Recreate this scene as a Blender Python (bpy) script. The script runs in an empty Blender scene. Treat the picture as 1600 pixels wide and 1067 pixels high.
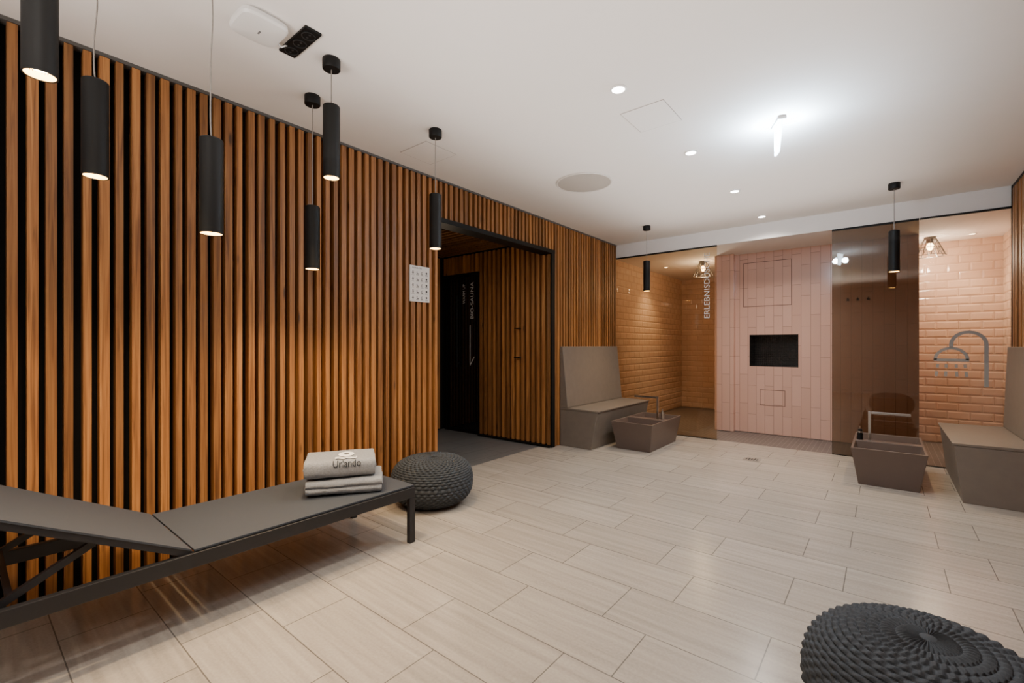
import bpy, bmesh, math, random
from mathutils import Vector, noise, Matrix
random.seed(7)
S = bpy.context.scene
C = S.collection
PI = math.pi
LX, RX = -3.03, 0.905      # slat faces left / right
CEIL, SOF = 2.67, 2.48
GY = 6.146                 # glass plane

# ---------------------------------------------------------------- mesh builder
class MB:
    def __init__(s): s.v=[]; s.f=[]; s.r=[]; s.sm=[]
    def add(s, vs, fs, smooth=False, rnd=None):
        b=len(s.v); r=random.random() if rnd is None else rnd
        s.v += [tuple(v) for v in vs]
        for f in fs: s.f.append([i+b for i in f]); s.r.append(r); s.sm.append(smooth)
        return s
    def box(s, x0,x1,y0,y1,z0,z1):
        if x0>x1:x0,x1=x1,x0
        if y0>y1:y0,y1=y1,y0
        return s.add([(x0,y0,z0),(x1,y0,z0),(x1,y1,z0),(x0,y1,z0),(x0,y0,z1),(x1,y0,z1),(x1,y1,z1),(x0,y1,z1)],
              [(0,3,2,1),(4,5,6,7),(0,1,5,4),(1,2,6,5),(2,3,7,6),(3,0,4,7)])
    def prism(s, poly, axis, a, b):          # poly 2D, extruded on axis 'x','y','z' from a to b
        def P(p,t):
            if axis=='y': return (p[0],t,p[1])
            if axis=='x': return (t,p[0],p[1])
            return (p[0],p[1],t)
        n=len(poly)
        vs=[P(p,a) for p in poly]+[P(p,b) for p in poly]
        fs=[tuple(range(n-1,-1,-1)),tuple(range(n,2*n))]+[(i,(i+1)%n,n+(i+1)%n,n+i) for i in range(n)]
        return s.add(vs,fs)
    def bar(s, p, q, w, h):                  # rectangular bar between two points
        p=Vector(p);q=Vector(q);d=(q-p).normalized()
        up=Vector((0,0,1)) if abs(d.z)<.95 else Vector((0,1,0))
        a=d.cross(up).normalized()*w/2; c=d.cross(a).normalized()*h/2
        vs=[p-a-c,p+a-c,p+a+c,p-a+c,q-a-c,q+a-c,q+a+c,q-a+c]
        return s.add(vs,[(0,3,2,1),(4,5,6,7),(0,1,5,4),(1,2,6,5),(2,3,7,6),(3,0,4,7)])
    def tube(s, pts, r, n=10, closed=False):
        pts=[Vector(p) for p in pts]; m=len(pts); rings=[]
        prev=None
        for i,p in enumerate(pts):
            if closed: d=(pts[(i+1)%m]-pts[i-1])
            else: d=pts[min(i+1,m-1)]-pts[max(i-1,0)]
            d.normalize()
            if prev is None:
                a=d.orthogonal().normalized()
            else:
                a=(prev-d*prev.dot(d)).normalized()
            prev=a; b=d.cross(a)
            rings.append([p+(a*math.cos(t)+b*math.sin(t))*r for t in [2*PI*k/n for k in range(n)]])
        vs=[v for R in rings for v in R]; fs=[]
        for i in range(m if closed else m-1):
            j=(i+1)%m
            for k in range(n):
                l=(k+1)%n; fs.append((i*n+k,i*n+l,j*n+l,j*n+k))
        if not closed:
            fs.append(tuple(range(n-1,-1,-1))); fs.append(tuple((m-1)*n+k for k in range(n)))
        return s.add(vs,fs,smooth=True)
    def lathe(s, prof, n=32, c=(0,0,0), smooth=True, capend=True):   # prof [(r,z)]
        vs=[];fs=[]
        for r,z in prof:
            for k in range(n):
                t=2*PI*k/n; vs.append((c[0]+r*math.cos(t),c[1]+r*math.sin(t),c[2]+z))
        m=len(prof)
        for i in range(m-1):
            for k in range(n):
                l=(k+1)%n; fs.append((i*n+k,i*n+l,(i+1)*n+l,(i+1)*n+k))
        if capend:
            if prof[0][0]>1e-4: fs.append(tuple(range(n-1,-1,-1)))
            if prof[-1][0]>1e-4: fs.append(tuple((m-1)*n+k for k in range(n)))
        return s.add(vs,fs,smooth=smooth)
    def build(s, name, mat, parent=None, bevel=0, autos=True):
        me=bpy.data.meshes.new(name); me.from_pydata(s.v,[],s.f); me.update()
        at=me.attributes.new('rnd','FLOAT','FACE')
        for i,r in enumerate(s.r): at.data[i].value=r
        for i,p in enumerate(me.polygons): p.use_smooth=s.sm[i]
        bm=bmesh.new(); bm.from_mesh(me); bmesh.ops.recalc_face_normals(bm,faces=bm.faces)
        for e in bm.edges:
            if len(e.link_faces)==2 and e.calc_face_angle(0)>math.radians(38): e.smooth=False
        bm.to_mesh(me); bm.free()
        me.materials.append(mat)
        o=bpy.data.objects.new(name,me); C.objects.link(o)
        if parent: o.parent=parent
        if bevel:
            b=o.modifiers.new('bevel','BEVEL'); b.width=bevel; b.segments=2; b.limit_method='ANGLE'
        return o

def tag(o,label,cat,group=None):
    o['label']=label; o['category']=cat
    if group: o['group']=group
    return o
def thing(name,label,cat,loc=(0,0,0),rz=0,group=None):
    o=bpy.data.objects.new(name,None); o.empty_display_size=.1; C.objects.link(o)
    o.location=loc; o.rotation_euler=(0,0,rz); return tag(o,label,cat,group)
def struct(o): o['kind']='structure'; return o
def copy_tree(o,parent=None):
    c=o.copy(); C.objects.link(c)
    if parent: c.parent=parent
    for ch in list(o.children): copy_tree(ch,c)
    return c

# ---------------------------------------------------------------- materials
def M(name):
    m=bpy.data.materials.new(name); m.use_nodes=True
    return m, m.node_tree.nodes, m.node_tree.links, m.node_tree.nodes['Principled BSDF']
def plain(name,col,rough=.5,metal=0,bump=0,bscale=200,var=0,vscale=8,emit=None,es=0,spec=.5):
    m,N,L,b=M(name)
    b.inputs['Base Color'].default_value=(*col,1); b.inputs['Roughness'].default_value=rough; b.inputs['Metallic'].default_value=metal
    b.inputs['Specular IOR Level'].default_value=spec
    g=N.new('ShaderNodeTexCoord')
    nz=N.new('ShaderNodeTexNoise'); nz.inputs['Scale'].default_value=vscale; nz.inputs['Detail'].default_value=5
    L.new(g.outputs['Object'],nz.inputs['Vector'])
    mx=N.new('ShaderNodeMix'); mx.data_type='RGBA'
    mx.inputs[6].default_value=(*[c*(1-var) for c in col],1); mx.inputs[7].default_value=(*[min(1,c*(1+var)) for c in col],1)
    L.new(nz.outputs['Fac'],mx.inputs[0]); L.new(mx.outputs[2],b.inputs['Base Color'])
    if bump:
        n2=N.new('ShaderNodeTexNoise'); n2.inputs['Scale'].default_value=bscale; L.new(g.outputs['Object'],n2.inputs['Vector'])
        bp=N.new('ShaderNodeBump'); bp.inputs['Strength'].default_value=bump; bp.inputs['Distance'].default_value=.002
        L.new(n2.outputs['Fac'],bp.inputs['Height']); L.new(bp.outputs[0],b.inputs['Normal'])
    if emit:
        b.inputs['Emission Color'].default_value=(*emit,1); b.inputs['Emission Strength'].default_value=es
    return m
def mapped(N,L,scale):
    g=N.new('ShaderNodeNewGeometry'); mp=N.new('ShaderNodeMapping'); mp.inputs['Scale'].default_value=scale
    L.new(g.outputs['Position'],mp.inputs['Vector']); return g,mp
def wood_mat(name,dark,mid,light,zs=1.0,vlo=.58):
    m,N,L,b=M(name)
    at=N.new('ShaderNodeAttribute'); at.attribute_name='rnd'
    g,mp=mapped(N,L,(38,38,zs))
    ad=N.new('ShaderNodeVectorMath'); ad.operation='ADD'
    ml=N.new('ShaderNodeVectorMath'); ml.operation='SCALE'; ml.inputs['Scale'].default_value=37
    cb=N.new('ShaderNodeCombineXYZ'); 
    for i in range(3): L.new(at.outputs['Fac'],cb.inputs[i])
    L.new(cb.outputs[0],ml.inputs[0]); L.new(mp.outputs[0],ad.inputs[0]); L.new(ml.outputs[0],ad.inputs[1])
    n=N.new('ShaderNodeTexNoise'); n.inputs['Scale'].default_value=1.6; n.inputs['Detail'].default_value=8; n.inputs['Distortion'].default_value=1.1
    L.new(ad.outputs[0],n.inputs['Vector'])
    r=N.new('ShaderNodeValToRGB'); e=r.color_ramp.elements
    e[0].position=.28; e[0].color=(*dark,1); e[1].position=.75; e[1].color=(*light,1); x=e.new(.5); x.color=(*mid,1)
    L.new(n.outputs['Fac'],r.inputs[0])
    hs=N.new('ShaderNodeHueSaturation')
    mr=N.new('ShaderNodeMapRange'); mr.inputs[3].default_value=vlo; mr.inputs[4].default_value=1.22
    L.new(at.outputs['Fac'],mr.inputs[0]); L.new(mr.outputs[0],hs.inputs['Value']); L.new(r.outputs[0],hs.inputs['Color'])
    # knots
    g2,mp2=mapped(N,L,(9,9,2.2)); vo=N.new('ShaderNodeTexVoronoi'); vo.inputs['Scale'].default_value=1.0
    L.new(mp2.outputs[0],vo.inputs['Vector'])
    kr=N.new('ShaderNodeMapRange'); kr.inputs[1].default_value=.05; kr.inputs[2].default_value=.12; kr.inputs[3].default_value=.8; kr.inputs[4].default_value=0
    L.new(vo.outputs['Distance'],kr.inputs[0])
    mx=N.new('ShaderNodeMix'); mx.data_type='RGBA'; mx.inputs[7].default_value=(.02,.008,.003,1)
    L.new(kr.outputs[0],mx.inputs[0]); L.new(hs.outputs[0],mx.inputs[6]); L.new(mx.outputs[2],b.inputs['Base Color'])
    b.inputs['Roughness'].default_value=.5
    bp=N.new('ShaderNodeBump'); bp.inputs['Strength'].default_value=.3; bp.inputs['Distance'].default_value=.002
    L.new(n.outputs['Fac'],bp.inputs['Height']); L.new(bp.outputs[0],b.inputs['Normal'])
    return m
def tile_mat(name,axes,w,h,c1,c2,mortar,msize=.003,rough=.25,off=.5,shift=(0,0),vein=0,bump=.4,msmooth=.1,freq=2,bevel=0):
    m,N,L,b=M(name)
    g=N.new('ShaderNodeNewGeometry'); sp=N.new('ShaderNodeSeparateXYZ'); L.new(g.outputs['Position'],sp.inputs[0])
    cb=N.new('ShaderNodeCombineXYZ')
    for i,a in enumerate(axes):
        ad=N.new('ShaderNodeMath'); ad.operation='ADD'; ad.inputs[1].default_value=50*[w,h][i]*2+shift[i]
        L.new(sp.outputs['XYZ'.index(a)],ad.inputs[0]); L.new(ad.outputs[0],cb.inputs[i])
    def brick(ms,sm):
        br=N.new('ShaderNodeTexBrick'); br.offset=off; br.offset_frequency=freq; br.squash=1
        br.inputs['Scale'].default_value=1; br.inputs['Brick Width'].default_value=w; br.inputs['Row Height'].default_value=h
        br.inputs['Mortar Size'].default_value=ms; br.inputs['Mortar Smooth'].default_value=sm; br.inputs['Bias'].default_value=0
        br.inputs['Color1'].default_value=(*c1,1); br.inputs['Color2'].default_value=(*c2,1); br.inputs['Mortar'].default_value=(*mortar,1)
        L.new(cb.outputs[0],br.inputs['Vector']); return br
    br=brick(msize,msmooth)
    col=br.outputs['Color']
    if vein:
        sc=N.new('ShaderNodeMapping'); sc.inputs['Scale'].default_value=(1.6,30,30); L.new(cb.outputs[0],sc.inputs['Vector'])
        n=N.new('ShaderNodeTexNoise'); n.inputs['Scale'].default_value=1; n.inputs['Detail'].default_value=6; n.inputs['Distortion'].default_value=.6
        L.new(sc.outputs[0],n.inputs['Vector'])
        n2=N.new('ShaderNodeTexNoise'); n2.inputs['Scale'].default_value=90; n2.inputs['Detail'].default_value=3; L.new(cb.outputs[0],n2.inputs['Vector'])
        av=N.new('ShaderNodeMath'); av.operation='MULTIPLY_ADD'; av.inputs[1].default_value=.5; L.new(n2.outputs['Fac'],av.inputs[0]); L.new(n.outputs['Fac'],av.inputs[2])
        mr=N.new('ShaderNodeMapRange'); mr.inputs[1].default_value=.45; mr.inputs[2].default_value=1.05; mr.inputs[3].default_value=1-vein; mr.inputs[4].default_value=1+vein
        L.new(av.outputs[0],mr.inputs[0])
        hs=N.new('ShaderNodeHueSaturation'); L.new(mr.outputs[0],hs.inputs['Value']); L.new(col,hs.inputs['Color']); col=hs.outputs[0]
    L.new(col,b.inputs['Base Color']); b.inputs['Roughness'].default_value=rough
    b2=brick(bevel,1.0) if bevel else br
    iv=N.new('ShaderNodeMath'); iv.operation='SUBTRACT'; iv.inputs[0].default_value=1; L.new(b2.outputs['Fac'],iv.inputs[1])
    bp=N.new('ShaderNodeBump'); bp.inputs['Strength'].default_value=bump; bp.inputs['Distance'].default_value=.007 if bevel else .004
    L.new(iv.outputs[0],bp.inputs['Height']); L.new(bp.outputs[0],b.inputs['Normal'])
    return m
def glass_mat(name,tint,refl=.0):
    m,N,L,b=M(name); N.remove(b); out=[n for n in N if n.type=='OUTPUT_MATERIAL'][0]
    t=N.new('ShaderNodeBsdfTransparent'); t.inputs[0].default_value=(*tint,1)
    gl=N.new('ShaderNodeBsdfGlossy'); gl.inputs['Roughness'].default_value=.02; gl.inputs[0].default_value=(1,.95,.9,1)
    lw=N.new('ShaderNodeFresnel'); lw.inputs['IOR'].default_value=1.4
    a=N.new('ShaderNodeMath'); a.operation='ADD'; a.inputs[1].default_value=refl; L.new(lw.outputs[0],a.inputs[0])
    mx=N.new('ShaderNodeMixShader'); L.new(a.outputs[0],mx.inputs[0]); L.new(t.outputs[0],mx.inputs[1]); L.new(gl.outputs[0],mx.inputs[2])
    L.new(mx.outputs[0],out.inputs[0]); return m
def emis(name,col,s):
    m,N,L,b=M(name); b.inputs['Base Color'].default_value=(*col,1); b.inputs['Emission Color'].default_value=(*col,1); b.inputs['Emission Strength'].default_value=s
    return m

wood=wood_mat('oak slats',(.15,.056,.015),(.36,.146,.039),(.54,.25,.076))
black=plain('black backing',(.003,.003,.003),.8,spec=.2)
blackm=plain('matt black metal',(.004,.004,.004),.55,0,spec=.25)
ceilm=plain('painted ceiling',(.83,.795,.76),.9,var=.015)
whitep=plain('white plaster',(.80,.77,.745),.8,var=.02)
floorm=tile_mat('beige floor tiles','XY',.61,.31,(.415,.372,.322),(.37,.33,.284),(.15,.135,.12),.0024,.23,.667,(.36,.35),vein=.20,bump=.2)
darkfl=tile_mat('grey vestibule tiles','YX',.6,.3,(.15,.148,.145),(.13,.128,.125),(.04,.04,.04),.003,.35,vein=.15)
mosaic=tile_mat('mosaic shower floor','XY',.05,.05,(.15,.125,.115),(.125,.105,.095),(.27,.24,.22),.003,.4,0)
pinkY=tile_mat('pink wall tiles facing room','ZX',.4,.105,(.71,.445,.355),(.65,.40,.315),(.40,.245,.19),.0028,.16,.37,bump=.5,msmooth=.3)
pinkX=tile_mat('peach bevelled tiles on side','YZ',.2,.1,(.66,.49,.36),(.62,.455,.33),(.43,.30,.21),.003,.10,.5,bump=.7,msmooth=.6,bevel=.020)
pinkB=tile_mat('peach bevelled tiles at back','XZ',.2,.1,(.68,.48,.365),(.63,.44,.335),(.46,.31,.23),.003,.10,.5,bump=.7,msmooth=.6,bevel=.020)
nichm=tile_mat('dark mosaic niche','XZ',.025,.025,(.02,.018,.017),(.03,.025,.023),(.005,.005,.005),.002,.25,0)
stone=plain('taupe stone',(.165,.136,.110),.5,var=.13,vscale=14,bump=.2)
basinm=plain('brown basin',(.115,.080,.065),.42,var=.06,bump=.1)
chrome=plain('brushed steel',(.62,.6,.57),.22,1)
bronze=glass_mat('smoky brown glass',(.52,.455,.37),.03)
bronzel=glass_mat('light bronze glass',(.88,.80,.67),.01)
clear=glass_mat('clear glass',(.985,.97,.95),.0)
blackglass=plain('black door glass',(.006,.006,.007),.03)
textm=plain('pale lettering',(.62,.60,.57),.5)
textd=plain('door lettering film',(.60,.59,.58),.5)
greyt=plain('grey film',(.27,.265,.26),.6)
sling=plain('grey mesh fabric',(.046,.054,.069),.60,bump=.8,bscale=420,var=.3,vscale=350,spec=.4)
anth=plain('anthracite metal',(.018,.018,.021),.45,.2)
towelm=plain('grey terry towel',(.26,.272,.295),.95,bump=1.0,bscale=160,var=.3,vscale=110,spec=.1)
rope=plain('charcoal rope',(.044,.050,.058),.75,bump=.6,bscale=300,var=.3,vscale=60,spec=.3)
plastic=plain('white plastic',(.80,.79,.77),.35)
warm=emis('warm lamp',(1,.80,.42),30)
warmin=emis('warm reflector',(1,.70,.24),6)
dlm=emis('downlight lens',(1,.95,.88),25)
coolm=emis('cool exit light',(.72,.87,1),16)
paper=plain('paper',(.78,.77,.75),.7)
ink=plain('black ink',(.02,.02,.02),.7)
cordm=plain('grey cord',(.22,.20,.18),.5)
grillm=plain('speaker grille',(.46,.42,.38),.7,bump=.8,bscale=500,var=.12,vscale=300)
linem=plain('shadow gap',(.22,.18,.16),.8)
navy=plain('embroidery thread navy',(.006,.010,.016),.8)
wthread=plain('embroidery thread white',(.9,.9,.9),.8)
bulbm=emis('bulb glow',(1,.70,.36),16)
wirem=plain('dark wire',(.10,.09,.08),.35,.7)

# ---------------------------------------------------------------- text
def text_pts(s, length=None, height=None):
    cu=bpy.data.curves.new('t','FONT'); cu.body=s; cu.resolution_u=3
    o=bpy.data.objects.new('t',cu); C.objects.link(o)
    dg=bpy.context.evaluated_depsgraph_get(); me=bpy.data.meshes.new_from_object(o.evaluated_get(dg))
    vs=[v.co.copy() for v in me.vertices]; fs=[tuple(p.vertices) for p in me.polygons]
    bpy.data.objects.remove(o); bpy.data.curves.remove(cu); bpy.data.meshes.remove(me)
    x0=min(v.x for v in vs);x1=max(v.x for v in vs);y0=min(v.y for v in vs);y1=max(v.y for v in vs)
    sx=length/(x1-x0) if length else height/(y1-y0)
    sy=height/(y1-y0) if height else sx
    return [((v.x-x0)*sx,(v.y-y0)*sy) for v in vs],fs
def text_add(mb,s,org,xd,yd,length=None,height=None):
    vs,fs=text_pts(s,length,height); org=Vector(org);xd=Vector(xd);yd=Vector(yd)
    mb.add([org+xd*a+yd*b for a,b in vs],fs,rnd=.5)

# ================================================================ SETTING
Y0=-2.3
struct(MB().box(-3.18,RX+.3,Y0,GY,-.08,0).build('floor',floorm))
struct(MB().box(-3.25,1.2,GY,9.3,-.08,-.006).build('floor',mosaic))
struct(MB().box(-5.2,-3.18,2.5,4.7,-.08,0).build('floor',darkfl))
struct(MB().box(-3.25,RX+.3,Y0-.1,GY+.1,CEIL,CEIL+.1).build('ceiling',ceilm))
struct(MB().box(-3.25,1.3,GY,9.3,SOF,CEIL).build('ceiling',whitep))
struct(MB().box(-3.25,RX+.3,Y0-.1,Y0,0,CEIL).build('wall_front',whitep))
# left wall with slats
PITCH=.0625; SW=.0335
def slat(mb,y,x0,x1,z0,z1):
    w=SW*random.uniform(.83,1.17); j=random.uniform(-.003,.003)
    mb.box(x0,x1,y-w/2+j,y+w/2+j,z0,z1)
DY0,DY1,DZ=2.73,4.50,2.31
wl=MB().box(-3.2,-3.09,Y0,DY0,0,CEIL).box(-3.2,-3.09,DY1,GY,0,CEIL).box(-3.2,-3.09,DY0,DY1,DZ,CEIL).build('wall_left',black); struct(wl)
sb=MB(); y=Y0+.03
while y<GY-.02:
    z0=.0 if (y<DY0-.01 or y>DY1+.03) else DZ+.02
    slat(sb,y,-3.09,LX-random.uniform(0,.004),z0+.004,2.648); y+=PITCH
sb.build('slat_cladding',wood,wl)
MB().box(-3.09,-3.035,Y0,GY,2.652,CEIL).build('top_track',plain('grey track',(.10,.095,.09),.5),wl)
# right wall
wr=MB().box(RX+.05,RX+.15,Y0,GY,0,CEIL).build('wall_right',black); struct(wr)
sb=MB(); y=Y0+.03
while y<GY-.02:
    slat(sb,y,RX+random.uniform(0,.004),RX+.05,.004,2.635); y+=PITCH
sb.build('slat_cladding',wood,wr)
MB().box(RX+.005,RX+.05,Y0,GY,2.64,CEIL).build('top_track',blackm,wr)
# vestibule
VX=-4.95; DX=-4.19
vs_=MB().box(VX-.1,VX,2.5,4.7,0,2.6).box(VX,-3.2,DY0-.13,DY0-.03,0,2.6).box(DX,-3.095,4.505,4.62,0,2.6).box(VX,DX,4.505,4.62,2.2,2.6).build('wall_vestibule',black); struct(vs_)
sb=MB(); x=-3.070
while x>VX+.02:
    w=.040
    sb.box(x-w/2,x+w/2,4.445,4.505,.03 if x-w/2>DX else 2.2,2.44 if x<-3.2 else DZ-.03); x-=.078
sb.build('slat_cladding',wood,vs_)
sb=MB(); yy=DY0+.03
while yy<4.42: sb.box(VX,VX+.045,yy-.017,yy+.017,.02,2.44); yy+=.062
sb.build('slat_cladding',wood,vs_)
cv=MB().box(VX,-3.2,2.6,4.7,2.5,2.6).build('ceiling',black); struct(cv)
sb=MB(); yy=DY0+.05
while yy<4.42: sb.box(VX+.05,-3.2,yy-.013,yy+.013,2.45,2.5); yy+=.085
sb.build('slat_cladding',wood_mat('shaded oak slats',(.06,.025,.008),(.13,.055,.016),(.2,.09,.03)),cv)  # darker copy of the oak, recess shade put into the colour
# black frame round the opening
struct(MB().box(-3.19,-3.025,DY0-.01,DY1+.02,DZ-.022,DZ+.02).box(-3.04,-3.025,DY1-.052,DY1+.012,0,DZ-.022).box(-3.19,-3.09,DY0-.02,DY0+.0,0,DZ).build('trim_1',blackm))
struct(MB().box(DX,-3.04,4.415,4.445,0,.025).build('trim_2',blackm))
# glass door
dr=MB().box(VX+.05,DX,4.49,4.504,0.01,2.2).build('door_1',blackglass); struct(dr)
MB().box(VX+.05,VX+.09,4.475,4.5,0,2.2).box(DX-.03,DX,4.475,4.5,0,2.2).box(VX+.09,DX-.03,4.475,4.5,2.15,2.2).box(VX+.09,DX-.03,4.475,4.5,0,.05).build('door_frame',blackm,dr)
t=MB()
text_add(t,'BIO-SAUNA',(-4.335,4.486,1.57),(0,0,1),(-1,0,0),length=.50,height=.058)
text_add(t,'WARM UP',(-4.50,4.486,1.78),(0,0,1),(-1,0,0),length=.27,height=.042)
t.build('door_lettering',textd,dr)
MB().bar((-4.40,4.485,.93),(-4.40,4.485,1.48),.009,.003).bar((-4.40,4.485,.93),(-4.32,4.485,1.05),.003,.009).build('arrow_mark',textd,dr)
MB().tube([(-4.62,4.45,.9),(-4.62,4.45,1.9)],.010).box(-4.63,-4.61,4.45,4.49,.95,.97).box(-4.63,-4.61,4.45,4.49,1.83,1.85).build('door_handle',blackm,dr)

# showers
struct(MB().box(-3.2,-3.1,GY,9.3,0,SOF).build('wall_left_shower',pinkX))
struct(MB().box(-3.1,-1.6,9.1,9.2,0,SOF).build('wall_back_left',pinkB))
struct(MB().box(1.07,1.17,GY,9.2,0,SOF).build('wall_right_shower',pinkX))
struct(MB().box(.3,1.07,7.72,7.82,0,SOF).build('wall_back_right',pinkB))
struct(MB().box(RX,1.17,GY-.0,GY+.02,0,CEIL).build('trim_3',blackm))
# centre block with recess
bx0,bx1,bz0,bz1=-1.45,-.87,.915,1.35
blk=MB().box(-1.63,bx0,7.0,7.35,0,SOF).box(bx1,.31,7.0,7.35,0,SOF).box(bx0,bx1,7.0,7.35,0,bz0).box(bx0,bx1,7.0,7.35,bz1,SOF).box(-1.88,.31,7.35,9.1,0,SOF)
blk=blk.build('wall_back',pinkY); struct(blk)
MB().box(-1.88,-1.63,6.9,7.35,0,SOF).build('pillar',pinkY,blk)
MB().box(bx0,bx1,7.33,7.349,bz0,bz1).box(bx0,bx0+.008,7.002,7.33,bz0,bz1).box(bx1-.008,bx1,7.002,7.33,bz0,bz1).box(bx0+.008,bx1-.008,7.002,7.33,bz0,bz0+.008).box(bx0+.008,bx1-.008,7.002,7.33,bz1-.008,bz1).build('recess_lining',nichm,blk)
def outline(mb,x0,x1,z0,z1,y,w=.006):
    mb.box(x0,x1,y-.002,y,z0,z0+w).box(x0,x1,y-.002,y,z1-w,z1).box(x0,x0+w,y-.002,y,z0+w,z1-w).box(x1-w,x1,y-.002,y,z0+w,z1-w)
o=MB(); outline(o,-1.53,-.945,1.74,2.35,6.9995); outline(o,-1.32,-1.02,.385,.60,6.9995)
o.build('access_panel_joint',plain('dark joint',(.12,.06,.045),.8),blk)

# glass panels
def glass_panel(x0,x1,label,mat):
    r=thing('glass_screen',label,'glass screen',((x0+x1)/2,GY,0))
    w=(x1-x0)/2
    MB().box(-w,w,-.005,.005,.004,2.462).build('pane',mat,r)
    MB().box(-w,w,-.012,.012,2.462,SOF).build('top_rail',blackm,r)
    MB().box(-w,w,-.009,.009,-.004,.008).build('bottom_seal',blackm,r)
    return r,(x0+x1)/2
gl,cx=glass_panel(LX-.04,-1.65,'lightly bronze tinted glass shower screen with vertical lettering, beside the left stone bench',bronzel)
t=MB(); text_add(t,'ERLEBNISDUSCHE',(-1.735-cx,-.008,1.555),(0,0,1),(-1,0,0),length=.84,height=.068); t.build('lettering',textm,gl)
glass_panel(-.447,.272,'smoky brown glass shower screen with three hooks showing behind it',bronze)
gr,cx=glass_panel(.278,RX,'clear glass shower screen bearing a grey shower head pictogram',clear)
ic=MB()
def ribbon(pts,w):
    n=len(pts); vs=[];fs=[]
    for i,(a,b) in enumerate(pts):
        p=Vector(pts[max(i-1,0)]);q=Vector(pts[min(i+1,n-1)]);d=(q-p).normalized();nn=Vector((-d.y,d.x))*w/2
        vs+= [(a+nn.x-cx,-.008,b+nn.y),(a-nn.x-cx,-.008,b-nn.y)]
    for i in range(n-1): fs.append((2*i,2*i+1,2*i+3,2*i+2))
    ic.add(vs,fs)
xr,xl=.745,.505; zt=1.21
pts=[(xr,.81),(xr,zt)]+[((xr+xl)/2+(xr-xl)/2*math.cos(a),zt+.12*math.sin(a)) for a in [PI*k/20 for k in range(1,20)]]+[(xl,zt),(xl,1.18)]
ribbon(pts,.030)
ribbon([(xl+.115*math.cos(a),1.06+.115*math.sin(a)) for a in [PI*k/20 for k in range(21)]],.026)
ribbon([(xl-.125,1.06),(xl+.125,1.06)],.026)
for i,dx in enumerate((-.095,-.035,.035,.095)):
    ribbon([(xl+dx,1.02),(xl+dx*1.04,.985)],.022)
    ribbon([(xl+dx*1.08,.95),(xl+dx*1.14,.90)],.022)
ic.build('shower_pictogram',greyt,gr)

# ================================================================ LIGHT FITTINGS
def lamp(kind,name,loc,energy,col,rot=(0,0,0),**kw):
    l=bpy.data.lights.new(name,kind); l.energy=energy; l.color=col
    for k,v in kw.items(): setattr(l,k,v)
    o=bpy.data.objects.new(name,l); C.objects.link(o); o.location=loc; o.rotation_euler=rot; return o
def pendant(x,y,ztop,label,wav=0):
    r=thing('pendant_lamp',label,'pendant lamp',(x,y,CEIL),0,'black cylinder pendant lamps')
    MB().lathe([(0,-.001),(.042,-.001),(.044,-.004),(.044,-.05),(.041,-.054),(0,-.054)],28).build('canopy',blackm,r)
    zt=ztop-CEIL; zb=zt-.37
    n=14; pts=[(wav*math.sin(3.4*PI*k/n)*math.sin(PI*k/n),wav*.6*math.sin(2*PI*k/n),-.05+(zt+.052)*k/n) for k in range(n+1)]
    MB().tube(pts,.0028,6).build('cord',cordm,r)
    MB().lathe([(0,zt),(.038,zt),(.0415,zt-.004),(.0415,zb),(.037,zb),(.035,zb+.03),(0,zb+.03)],36).build('lamp_shade',blackm,r)
    MB().lathe([(.0365,zb+.0015),(.0352,zb+.028),(.026,zb+.029)],32,capend=False).build('reflector',warmin,r)
    MB().lathe([(0,zb+.022),(.027,zb+.022),(.027,zb+.029),(0,zb+.029)],24).build('lens',warm,r)
    s=lamp('SPOT','pendant_light',(x,y,ztop-.372),46,(1,.72,.41),spot_size=math.radians(115),spot_blend=1,shadow_soft_size=.025)
    return r
pendant(-2.01,.17,2.40,'black cylinder pendant lamp cut by top left corner of the photo',.004)
pendant(-2.37,.35,2.225,'second black cylinder pendant from the left, on a slightly wavy cord',.009)
pendant(-2.04,.64,2.007,'low hanging large black cylinder pendant in front of slats, third from the left',.007)
pendant(-2.61,1.34,2.02,'lowest black cylinder pendant close to the slatted wall, above the towels')
pendant(-2.20,1.23,2.43,'black cylinder pendant hung on a short cord just below its ceiling canopy')
pendant(-2.37,2.08,2.23,'black cylinder pendant nearest the doorway and the paper notice')
pendant(-2.26,5.39,2.24,'black cylinder pendant above the foot basin by the left stone bench')
pendant(.07,5.39,2.24,'black cylinder pendant above the foot basin by the right stone bench')

def downlight(x,y,z,label,e,group='ceiling downlights of the lounge',col=(1,.93,.85),r_=.036,ss=150,m=dlm):
    r=thing('ceiling_downlight',label,'downlight',(x,y,z),0,group)
    MB().lathe([(r_,-.001),(r_+.012,-.001),(r_+.012,-.005),(r_+.002,-.008),(r_,-.006),(r_,-.001)],32,capend=False).build('trim_ring',plastic,r)
    MB().lathe([(0,-.001),(r_,-.001),(r_,-.005),(0,-.006)],28).build('lens',m,r)
    lamp('SPOT','downlight_light',(x,y,z-.012),e,col,spot_size=math.radians(ss),spot_blend=.9,shadow_soft_size=.04)
downlight(-1.18,2.41,CEIL,'round recessed downlight nearest the camera, before the ceiling hatch',62,ss=165)
downlight(-1.14,3.55,CEIL,'second round recessed downlight from the camera, behind the ceiling hatch',72,ss=165)
downlight(-1.10,4.70,CEIL,'third round recessed downlight from the camera',85)
downlight(-1.08,5.82,CEIL,'farthest round recessed downlight, close to the shower soffit',100)
wl_=emis('warm downlight lens',(1,.7,.4),25)
downlight(-2.76,7.36,SOF,'small downlight on the left shower ceiling beside tiled wall',85,'shower downlights',(1,.79,.53),.026,95,wl_)
downlight(.78,7.36,SOF,'small downlight on the right shower ceiling beside tiled wall',75,'shower downlights',(1,.79,.55),.026,95,wl_)

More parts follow.
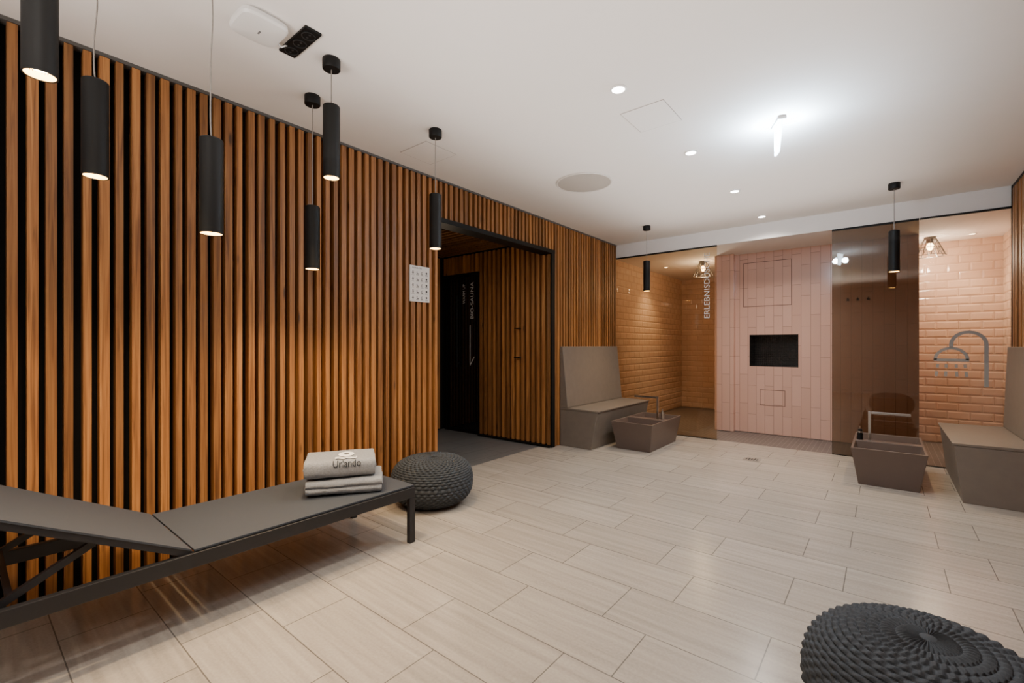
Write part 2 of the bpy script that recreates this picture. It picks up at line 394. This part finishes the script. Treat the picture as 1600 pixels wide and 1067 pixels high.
def cage(x,y,label,e):
    r=thing('cage_lamp',label,'ceiling lamp',(x,y,SOF),0,'wire cage ceiling lamps')
    MB().lathe([(0,0),(.055,0),(.055,-.02),(.03,-.03),(.03,-.07),(0,-.07)],24).build('base',wirem,r)
    w=MB()
    for k in range(12):
        a=2*PI*k/12; b=a+PI/12
        w.tube([(.055*math.cos(a),.055*math.sin(a),-.02),(.14*math.cos(a),.14*math.sin(a),-.22)],.0035,6)
        w.tube([(.14*math.cos(a),.14*math.sin(a),-.22),(.10*math.cos(b),.10*math.sin(b),-.125)],.003,6)
    for rr,zz in ((.055,-.02),(.10,-.125),(.14,-.22)):
        w.tube([(rr*math.cos(2*PI*k/32),rr*math.sin(2*PI*k/32),zz) for k in range(32)],.004,6,closed=True)
    w.build('wire_cage',wirem,r)
    MB().lathe([(0,-.07),(.02,-.072),(.034,-.10),(.032,-.13),(.018,-.15),(0,-.155)],20).build('bulb',bulbm,r)
    lamp('POINT','cage_light',(x,y,SOF-.30),e,(1,.84,.63),shadow_soft_size=.04)
cage(-2.13,7.2,'wire cage ceiling lamp in the left shower behind the lettered glass',15)
cage(.42,7.30,'wire cage ceiling lamp in the right shower above the pictogram',15)

# exit light
ex=thing('emergency_light','glowing cool white blade light hanging from the ceiling','emergency light',(-.535,3.42,CEIL),.42)
MB().box(-.025,.025,-.08,.09,-.022,0).build('housing',plastic,ex,bevel=.004)
MB().prism([(-.07,-.022),(.08,-.022),(.075,-.20),(.0,-.20)],'x',-.006,.006).build('light_blade',coolm,ex)
for s_ in (-.06,.06):
    lamp('POINT','exit_light',(-.535+s_,3.43,CEIL-.13),28,(.62,.81,1),shadow_soft_size=.04)

# ceiling fittings
sp=thing('ceiling_speaker','large round beige speaker grille set flush in the ceiling','speaker',(-2.1,3.6,CEIL))
MB().lathe([(.235,-.001),(.25,-.001),(.25,-.006),(.243,-.010),(.235,-.008),(.235,-.001)],64,capend=False).build('rim',plain('beige rim',(.66,.62,.58),.6),sp)
MB().lathe([(0,-.001),(.235,-.001),(.235,-.006),(0,-.008)],64).build('grille',grillm,sp)
def hatch(x0,x1,y0,y1,label):
    r=thing('ceiling_hatch',label,'ceiling hatch',((x0+x1)/2,(y0+y1)/2,CEIL),0)
    a=(x1-x0)/2;b=(y1-y0)/2;w=.003
    MB().box(-a,a,-b,-b+w,-.001,0).box(-a,a,b-w,b,-.001,0).box(-a,-a+w,-b+w,b-w,-.001,0).box(a-w,a,-b+w,b-w,-.001,0).build('joint',linem,r)
    MB().box(-a+w,a-w,-b+w,b-w,-.002,0).build('cover',ceilm,r)
hatch(-1.30,-1.02,2.68,3.0,'square flush hatch in the ceiling between the first two downlights')
hatch(-2.85,-2.55,2.15,2.45,'square flush hatch in the ceiling beside the slatted wall')
ap=thing('wireless_access_point','white rounded square wireless router fixed to the ceiling','router',(-2.2,.88,CEIL),0)
bm=MB()
n=40; prof=[]
def sq(R,k,e=5):
    a=2*PI*k/n; c=math.cos(a); s_=math.sin(a)
    d=(abs(c)**e+abs(s_)**e)**(1/e); return (R*c/d,R*s_/d)
lev=[(.085,-.0),(.085,-.012),(.10,-.014),(.102,-.03),(.096,-.04),(.075,-.046),(.0001,-.048)]
vs=[];fs=[]
for R,z in lev: vs+=[(*sq(R,k),z) for k in range(n)]
for i in range(len(lev)-1):
    for k in range(n): l=(k+1)%n; fs.append((i*n+k,i*n+l,(i+1)*n+l,(i+1)*n+k))
fs.append(tuple(range(n)))
bm.add(vs,fs,smooth=True); bm.build('body',plastic,ap)
MB().box(-.012,.012,-.004,.004,-.0495,-.0465).build('status_light',plain('grey mark',(.2,.2,.2),.5),ap)
MB().tube([(-.06,.10,-.015),(-.07,.13,-.02),(-.05,.15,-.008),(-.03,.165,-.006)],.004,8).build('cable',plastic,ap)
so=thing('socket_strip','black rectangular socket strip on the ceiling beside the white router','socket strip',(-2.187,1.06,CEIL))
MB().box(-.135,.135,-.04,.04,-.012,0).build('body',blackm,so,bevel=.003)
for x in (-.085,0,.085):
    MB().lathe([(.028,-.0125),(.031,-.0125),(.031,-.016),(.028,-.016),(.028,-.0125)],24,(x,0,0),capend=False).lathe([(0,-.0125),(.005,-.0125),(.005,-.015),(0,-.015)],10,(x-.012,0,0)).lathe([(0,-.0125),(.005,-.0125),(.005,-.015),(0,-.015)],10,(x+.012,0,0)).build('socket',plain('dark grey plastic',(.03,.03,.03),.3),so)

# ================================================================ BENCHES
def bench(xw,sgn,y0,y1,label,depth=.5,inset=.08,bt=.11):
    r=thing('stone_bench',label,'bench',(xw,(y0+y1)/2,0),0)
    L=(y1-y0)/2; f=lambda pts:[(p[0]*sgn,p[1]) for p in pts]
    MB().prism(f([(0,0),(depth-inset,0),(depth-.012,.43),(0,.43)]),'y',-L+.002,L-.002).build('base',stone,r,bevel=.004)
    MB().prism(f([(0,.432),(depth-.004,.432),(depth,.45),(0,.458)]),'y',-L,L).build('seat',stone,r,bevel=.003)
    MB().prism(f([(0,.459),(bt,.459),(.035,1.19),(0,1.19)]),'y',-L,L).build('backrest',stone,r,bevel=.005)
bench(LX,1,4.63,6.08,'taupe stone bench with high backrest against the left slatted wall, beside the doorway',.52,.10)
bench(RX,-1,4.87,6.08,'taupe stone bench with high backrest cut by the right edge of the photo',.5,.06,.06)

# ================================================================ FOOT BASINS
def basin(x,y,sgn,label,knobs):
    r=thing('foot_basin',label,'foot basin',(x,y,0),0,'brown foot basins')
    W,L,H=.25,.46,.32; w,l=.20,.40; t=.018; d=.05
    xs=[-W,-W+t,W-t,W]; ys=[-L,-L+t,-d,d,L-t,L]
    mb=MB(); vs=[(a,b,H) for b in ys for a in xs]; fs=[]
    for j in range(5):
        for i in range(3):
            if i==1 and j in (1,3): continue
            fs.append((j*4+i,j*4+i+1,j*4+i+5,j*4+i+4))
    b0=len(vs); vs+=[(-w,-l,0),(w,-l,0),(w,l,0),(-w,l,0)]
    def idx(i,j): return j*4+i
    fs.append((idx(0,0),idx(1,0),idx(2,0),idx(3,0),b0+1,b0))
    fs.append((idx(3,0),idx(3,1),idx(3,2),idx(3,3),idx(3,4),idx(3,5),b0+2,b0+1))
    fs.append((idx(3,5),idx(2,5),idx(1,5),idx(0,5),b0+3,b0+2))
    fs.append((idx(0,5),idx(0,4),idx(0,3),idx(0,2),idx(0,1),idx(0,0),b0,b0+3))
    fs.append((b0,b0+1,b0+2,b0+3))
    for j in (1,3):
        c=[idx(1,j),idx(2,j),idx(2,j+1),idx(1,j+1)]; k=len(vs)
        x_=.18; ya=ys[j]+.03; yb=ys[j+1]-.03
        vs+=[(-x_,ya,.07),(x_,ya,.07),(x_,yb,.07),(-x_,yb,.07)]
        for q in range(4): fs.append((c[q],c[(q+1)%4],k+(q+1)%4,k+q))
        fs.append((k,k+1,k+2,k+3))
    mb.add(vs,fs); mb.build('tub',basinm,r,bevel=.003)
    for yc in (-.24,.24):
        MB().lathe([(0,.071),(.028,.071),(.028,.076),(0,.077)],20,(0,yc,0)).build('drain',chrome,r)
    fx=-.13*sgn
    MB().box(fx-.011,fx+.011,-.011,.011,H,H+.27).box(fx+.011*sgn,fx+.29*sgn,-.011,.011,H+.248,H+.27).build('faucet',chrome,r,bevel=.002)
    for kx,ky in knobs:
        k=MB().lathe([(0,0),(.022,0),(.022,.06),(.017,.062),(.017,.10),(0,.10)],20,(kx,ky,H)).build('valve',blackm if sgn>0 else chrome,r)
        MB().lathe([(.018,.068),(.0235,.068),(.0235,.082),(.018,.082),(.018,.068)],20,(kx,ky,H),capend=False).tube([(kx,ky,H+.10),(kx,ky,H+.13)],.006,8).build('valve_ring',chrome,k)
basin(-2.23,5.33,-1,'brown foot basin with steel faucet in front of the left stone bench',[(.19,.0)])
basin(.025,5.38,1,'brown foot basin with steel faucet in front of the right stone bench',[(-.20,.0)])

# ================================================================ LOUNGER
lg=thing('sun_lounger','grey mesh sun lounger with dark metal frame beside the slatted wall','sun lounger',(-2.555,.8,0))
ox,oy=-2.555,.8; hw=.315
y_end=1.79-oy; y_h=.635-oy; y_b=-.42-oy; zs=.335
fr=MB()
for sx in (-1,1): fr.box(sx*hw-.015,sx*hw+.015,y_b,y_end,zs-.06,zs)
fr.box(-hw+.015,hw-.015,y_end-.03,y_end,zs-.06,zs).box(-hw+.015,hw-.015,y_b,y_b+.03,zs-.06,zs).box(-hw+.015,hw-.015,y_h-.03,y_h,zs-.055,zs-.02)
fr.build('frame',anth,lg,bevel=.003)
for sx in (-1,1):
    for yy in (y_end-.02,y_b+.02):
        MB().box(sx*hw-.015,sx*hw+.015,yy-.02,yy+.02,0,zs-.061).build('leg',anth,lg,bevel=.002)
def sheet(fn,nx,ny,th,name,mat,par):
    mb=MB(); vs=[];fs=[]
    for k in (0,1):
        for j in range(ny+1):
            for i in range(nx+1):
                x,y,z=fn(i/nx,j/ny); vs.append((x,y,z-k*th))
    n=(nx+1)*(ny+1)
    for j in range(ny):
        for i in range(nx):
            a=j*(nx+1)+i; fs.append((a,a+1,a+nx+2,a+nx+1)); fs.append((n+a,n+a+nx+1,n+a+nx+2,n+a+1))
    for i in range(nx):
        a=i;fs.append((a,n+a,n+a+1,a+1)); a=ny*(nx+1)+i; fs.append((a,a+1,n+a+1,n+a))
    for j in range(ny):
        a=j*(nx+1);b=a+nx+1;fs.append((a,b,n+b,n+a)); a=a+nx;b=a+nx+1;fs.append((a,n+a,n+b,b))
    mb.add(vs,fs,smooth=True); return mb.build(name,mat,par)
sheet(lambda u,v:((u-.5)*2*(hw+.004),y_h+.005+(y_end-y_h-.005)*v,zs+.012-.006*math.sin(PI*u)*math.sin(PI*v)),12,20,.008,'seat',sling,lg)
ang=math.radians(27.8); bl=.82
def bp(u,s,dz=0): return ((u-.5)*2*(hw+.002),y_h-.005-s*math.cos(ang),zs+.010+s*math.sin(ang)+dz)
sheet(lambda u,v:bp(u,bl*v,.006-.006*math.sin(PI*u)*math.sin(PI*v)),12,16,.008,'backrest',sling,lg)
fr=MB()
for sx in (0,1):
    a=bp(sx,.0,-.016); b=bp(sx,bl,-.016); s_=-1 if sx else 1
    fr.bar((a[0]+s_*.016,a[1],a[2]),(b[0]+s_*.016,b[1],b[2]),.028,.024)
a=bp(0,bl-.01,-.016);b=bp(1,bl-.01,-.016); fr.bar(a,b,.024,.024)
fr.build('backrest_frame',anth,lg)
br=MB()
for sx in (-1,1):
    xx=sx*(hw-.045); br.bar((xx,.33-oy,.465),(xx,-.02-oy,.27),.02,.025)
br.bar((-hw+.04,.12-oy,.35),(hw-.04,.12-oy,.35),.018,.018).bar((-hw+.04,.33-oy,.46),(hw-.04,.33-oy,.46),.018,.018)
br.build('backrest_support',anth,lg)

# ================================================================ TOWELS
EX=.72
def spow(v): return math.copysign(abs(v)**EX,v)
def towel(name,loc,rz,W,D,T,label,seed,big=.007,pinch=0,small=.0025):
    r=thing(name,label,'towel',loc,rz,'folded towels on the lounger')
    yf=-D/2+T/2
    pts=[(D/2,0)]
    for k in range(0,8): pts.append((D/2-(D-T/2)*(k+1)/8,0))
    for k in range(1,20):
        a=-PI/2-PI*k/20
        z=T/2+T/2*spow(math.sin(a))
        pts.append((yf-T/2*abs(math.cos(a))**EX+pinch*math.exp(-((z-T/2)/.008)**2),z))
    for k in range(9): pts.append((yf+(D-T/2)*k/8,T))
    pts+= [(D/2+.004,T-.012),(D/2+.004,T/2+.010),(D/2-.02,T/2),(D/2+.006,T/2-.010),(D/2+.006,.012)]
    nx=60; vs=[];fs=[];m=len(pts)
    for i in range(nx+1):
        x=(i/nx-.5)*W; e=min(1,min(i,nx-i)/2.0); e=math.sin(e*PI/2)
        for (y,z) in pts:
            k=.93+.07*e; yy=y*(.98+.02*e); zz=T/2+(z-T/2)*k
            nn=noise.noise_vector(Vector((x*30+seed,yy*30,zz*30)))*small+noise.noise_vector(Vector((x*5+seed,yy*5,zz*9)))*big
            vs.append((x+nn.x,yy+nn.y,max(0.0005,zz+nn.z)))
    for i in range(nx):
        for k in range(m): l=(k+1)%m; fs.append((i*m+k,i*m+l,(i+1)*m+l,(i+1)*m+k))
    fs.append(tuple(range(m-1,-1,-1))); fs.append(tuple(nx*m+k for k in range(m)))
    MB().add(vs,fs,smooth=True).build('folded_cloth',towelm,r)
    for sx in (-1,1):
        MB().tube([(sx*(W/2+.001),yf-.02+(D-T*.2)*k/10,T/2+.003*math.sin(k)) for k in range(10)],.006,8).build('fold_edge',towelm,r)
    return r,yf,T
rz=math.radians(55.1)
base=Vector((-2.50,1.49,.349))
towel('folded_towel',base,rz,.41,.29,.085,'plain light grey folded towel, the lower one of the stack on the lounger',1,.006,.012)
t2,yf,T=towel('folded_towel',base+Vector((-.02,-.02,.094)),rz+.06,.385,.27,.10,'light grey folded towel embroidered with an emblem and name, on top of the stack',9,.003,0,.0018)
def wrap(a,s,off=.0055):
    # offset point on the towel's rounded front, then over the top
    R=T/2
    def P(th):
        th=min(max(th,0),PI/2); return (-R*max(math.cos(th),0)**EX, R+R*max(math.sin(th),0)**EX)
    if s<R*PI/2:
        th=max(s,0)/R; p=P(th); q0=P(th-.05); q1=P(th+.05)
        dy,dz=q1[0]-q0[0],q1[1]-q0[1]; l=math.hypot(dy,dz) or 1
        return (a,yf+p[0]-dz/l*off,p[1]+dy/l*off)
    return (a,yf+(s-R*PI/2),T+off)
vs,fs=text_pts('Urlando',length=.15,height=.044)
tb=MB().add([wrap(a-.040,b+.006) for a,b in vs],fs); tb.build('embroidered_name',navy,t2)
em=MB()
def strip(pts,w):
    for i in range(len(pts)-1):
        (a,b),(c,d)=pts[i],pts[i+1]; em.add([wrap(a,b-w/2),wrap(c,d-w/2),wrap(c,d+w/2),wrap(a,b+w/2)],[(0,1,2,3)])
for s0 in (.074,.096):
    strip([(-.03+.12*k/16,s0+.006*math.sin(k*.8)) for k in range(17)],.011)
cxx,cs=.03,.170
pin=[(cxx+.045*math.cos(2*PI*k/24),cs+.060*math.sin(2*PI*k/24)) for k in range(24)]
for k in range(24):
    l=(k+1)%24; a,b=pin[k],pin[l]; q=lambda p,f:(cxx+(p[0]-cxx)*f,cs+(p[1]-cs)*f)
    em.add([wrap(*a),wrap(*b),wrap(*q(b,.38)),wrap(*q(a,.38))],[(0,1,2,3)])
em.build('embroidered_emblem',wthread,t2)

# ================================================================ POUFS
def pouf_mesh(R,H,ncord=90,nrow=38):
    na=ncord*8; nr=nrow*6; vs=[];fs=[]
    for j in range(nr+1):
        v=j/nr; ph=-PI/2*.86+ (PI/2*.86+PI/2)*v
        c=max(math.cos(ph),0); s=math.sin(ph)
        rad=R*(c**.62); z=H/2*(math.copysign(abs(s)**.80,s))/1.0+H/2
        zb=H/2*(-(math.sin(PI/2*.86)**.80))+H/2
        z=(z-zb)*H/(H-zb)
        row=v*nrow; fr_=row-math.floor(row); par=int(row)%2
        prof=math.sqrt(max(0,1-(2*fr_-1)**2))
        fade=min(1,rad/(R*.25))
        for i in range(na):
            th=2*PI*i/na+ .35*v*v
            w=.5+.5*math.cos(ncord/2*(2*PI*i/na)+par*PI)
            d=(.0105*prof*(.25+.75*w)-.005)*fade+(.003*abs(math.sin(ncord/4*(2*PI*i/na))))*(1-fade)
            rr=max(rad+d*c,.0005); zz=z+d*s
            if zz<.001: zz=.001
            vs.append((rr*math.cos(th),rr*math.sin(th),zz))
    for j in range(nr):
        for i in range(na):
            l=(i+1)%na; fs.append((j*na+i,j*na+l,(j+1)*na+l,(j+1)*na+i))
    fs.append(tuple(range(na-1,-1,-1)))
    return MB().add(vs,fs,smooth=True)
pf=thing('knitted_pouf','round charcoal rope pouf on the floor beyond the lounger, beside the doorway','pouf',(-2.69,2.33,0),0,'charcoal rope poufs')
pm=pouf_mesh(.308,.355,80,30).build('woven_body',rope,pf)
MB().lathe([(.0,.361),(.012,.361),(.022,.356),(.024,.345),(0,.340)],20).build('centre_knot',rope,pf)
p2=copy_tree(pf); p2.location=(.098,1.783,0); p2.rotation_euler=(0,0,1.1)
p2['label']='round charcoal rope pouf cut by the bottom right corner of the photo'

# ================================================================ SMALL THINGS
po=thing('paper_notice','white paper notice with rows of pictograms on the slatted wall left of the doorway','notice',(LX+.001,2.485,1.718))
MB().box(0,.0015,-.105,.105,-.15,.15).build('sheet',paper,po)
t=MB(); text_add(t,'SAUNA-TIPS',(.002,-.08,.125),(0,1,0),(0,0,1),length=.10,height=.013)
def disc(mb,y,z,r,n=10): mb.add([(.002,y+r*math.cos(2*PI*k/n),z+r*math.sin(2*PI*k/n)) for k in range(n)],[tuple(range(n))])
def rect(mb,y0,y1,z0,z1): mb.add([(.002,y0,z0),(.002,y1,z0),(.002,y1,z1),(.002,y0,z1)],[(0,1,2,3)])
t.build('heading',ink,po)
t=MB()
for rI in range(5):
    for cI in range(4):
        y=-.072+cI*.048; z=.092-rI*.052; k=(rI*4+cI)%4
        if k==0: disc(t,y,z+.008,.006); rect(t,y-.004,y+.004,z-.016,z+.001); rect(t,y-.011,y+.011,z-.004,z)
        elif k==1: disc(t,y-.006,z+.006,.005); rect(t,y-.010,y-.002,z-.008,z+.001); rect(t,y-.004,y+.012,z-.010,z-.005); rect(t,y-.014,y+.014,z-.016,z-.013)
        elif k==2: rect(t,y-.010,y+.010,z-.014,z-.010); rect(t,y-.008,y-.004,z-.010,z+.010); rect(t,y+.003,y+.007,z-.010,z+.006); disc(t,y+.005,z+.010,.004)
        else: disc(t,y,z+.004,.009); rect(t,y-.013,y+.013,z-.016,z-.011)
        rect(t,y-.015,y+.015,z-.022,z-.0205)
t.build('pictograms',ink,po)
for z,lab in ((1.42,'small black switch on the slatted doorway side wall, upper one'),(1.06,'small black key switch on the slatted doorway side wall, lower one')):
    r=thing('wall_switch',lab,'switch',(-3.515,4.445,z),0)
    MB().box(-.035,.035,-.012,0,-.045,.045).build('plate',blackm,r,bevel=.002)
    MB().lathe([(0,0),(.014,0),(.014,.004),(0,.004)],16).build('button',chrome if z<1.2 else plain('dark button',(.05,.05,.05),.3),r)
    r.children[-1].rotation_euler=(PI/2,0,0); r.children[-1].location=(0,-.012,0)
for x in (-.348,-.25,-.147):
    r=thing('towel_hook',{-.348:'leftmost of the three black towel hooks behind the smoky glass',-.25:'middle one of the three black towel hooks behind the smoky glass',-.147:'rightmost of the three black towel hooks behind the smoky glass'}[x],'hook',(x,7.0,1.765),0,'black towel hooks')
    MB().box(-.014,.014,-.006,0,-.014,.014).build('plate',blackm,r)
    MB().tube([(0,-.006,0),(0,-.035,0),(0,-.045,.008),(0,-.045,.022)],.006,10).build('peg',blackm,r)
fd=thing('floor_drain','small square steel floor drain with dark slots in the beige floor','floor drain',(-1.08,5.33,0))
MB().box(-.075,.075,-.075,.075,.0005,.003).build('frame',plain('steel plate',(.42,.38,.34),.4,.6),fd)
g=MB()
for k in range(5):
    x=-.05+k*.025
    g.box(x-.005,x+.005,-.055 if k%2 else -.04,.055 if k%2 else .03,.003,.0036)
g.box(-.05,.05,-.004,.004,.003,.0037)
g.build('grate_slots',ink,fd)

# ================================================================ LIGHTS & CAMERA
for x,y in ((-1.18,1.2),(-1.18,-.1),(-1.18,-1.4)):
    lamp('SPOT','rear_fill_spot',(x,y,2.655),32,(1,.93,.85),spot_size=math.radians(168),spot_blend=.9,shadow_soft_size=.05)  # added fill spots out of view, no fittings, for overall brightness
l=lamp('AREA','fill_uplight_rear',(-1.0,-.7,1.5),50,(1,.93,.87),rot=(math.radians(180-30),0,0),shape='RECTANGLE',size=2.4,size_y=1.0)  # added fill behind the camera, aimed up for ceiling bounce; no cove here
l.data.spread=math.radians(110)
l=lamp('AREA','fill_uplight_lounge',(-1.05,3.4,2.15),36,(1,.94,.89),rot=(PI,0,0),shape='RECTANGLE',size=2.4,size_y=4.6)  # added fill floating mid-room, brightens the ceiling from below; no fitting
lamp('POINT','vestibule_fill',(-3.75,3.3,1.7),7,(1,.78,.55),shadow_soft_size=.12)  # added fill point without a fitting, lifts the vestibule slats
w=bpy.data.worlds.new('World'); S.world=w; w.use_nodes=True
w.node_tree.nodes['Background'].inputs[0].default_value=(.9,.8,.7,1); w.node_tree.nodes['Background'].inputs[1].default_value=.1
cam=bpy.data.cameras.new('camera'); co=bpy.data.objects.new('camera',cam); C.objects.link(co)
co.location=(0,0,1.2); co.rotation_euler=(PI/2,0,math.radians(39.2)); cam.sensor_width=36; cam.lens=713/1600*36; cam.shift_y=6.5/1600
cam.clip_start=.02
S.camera=co
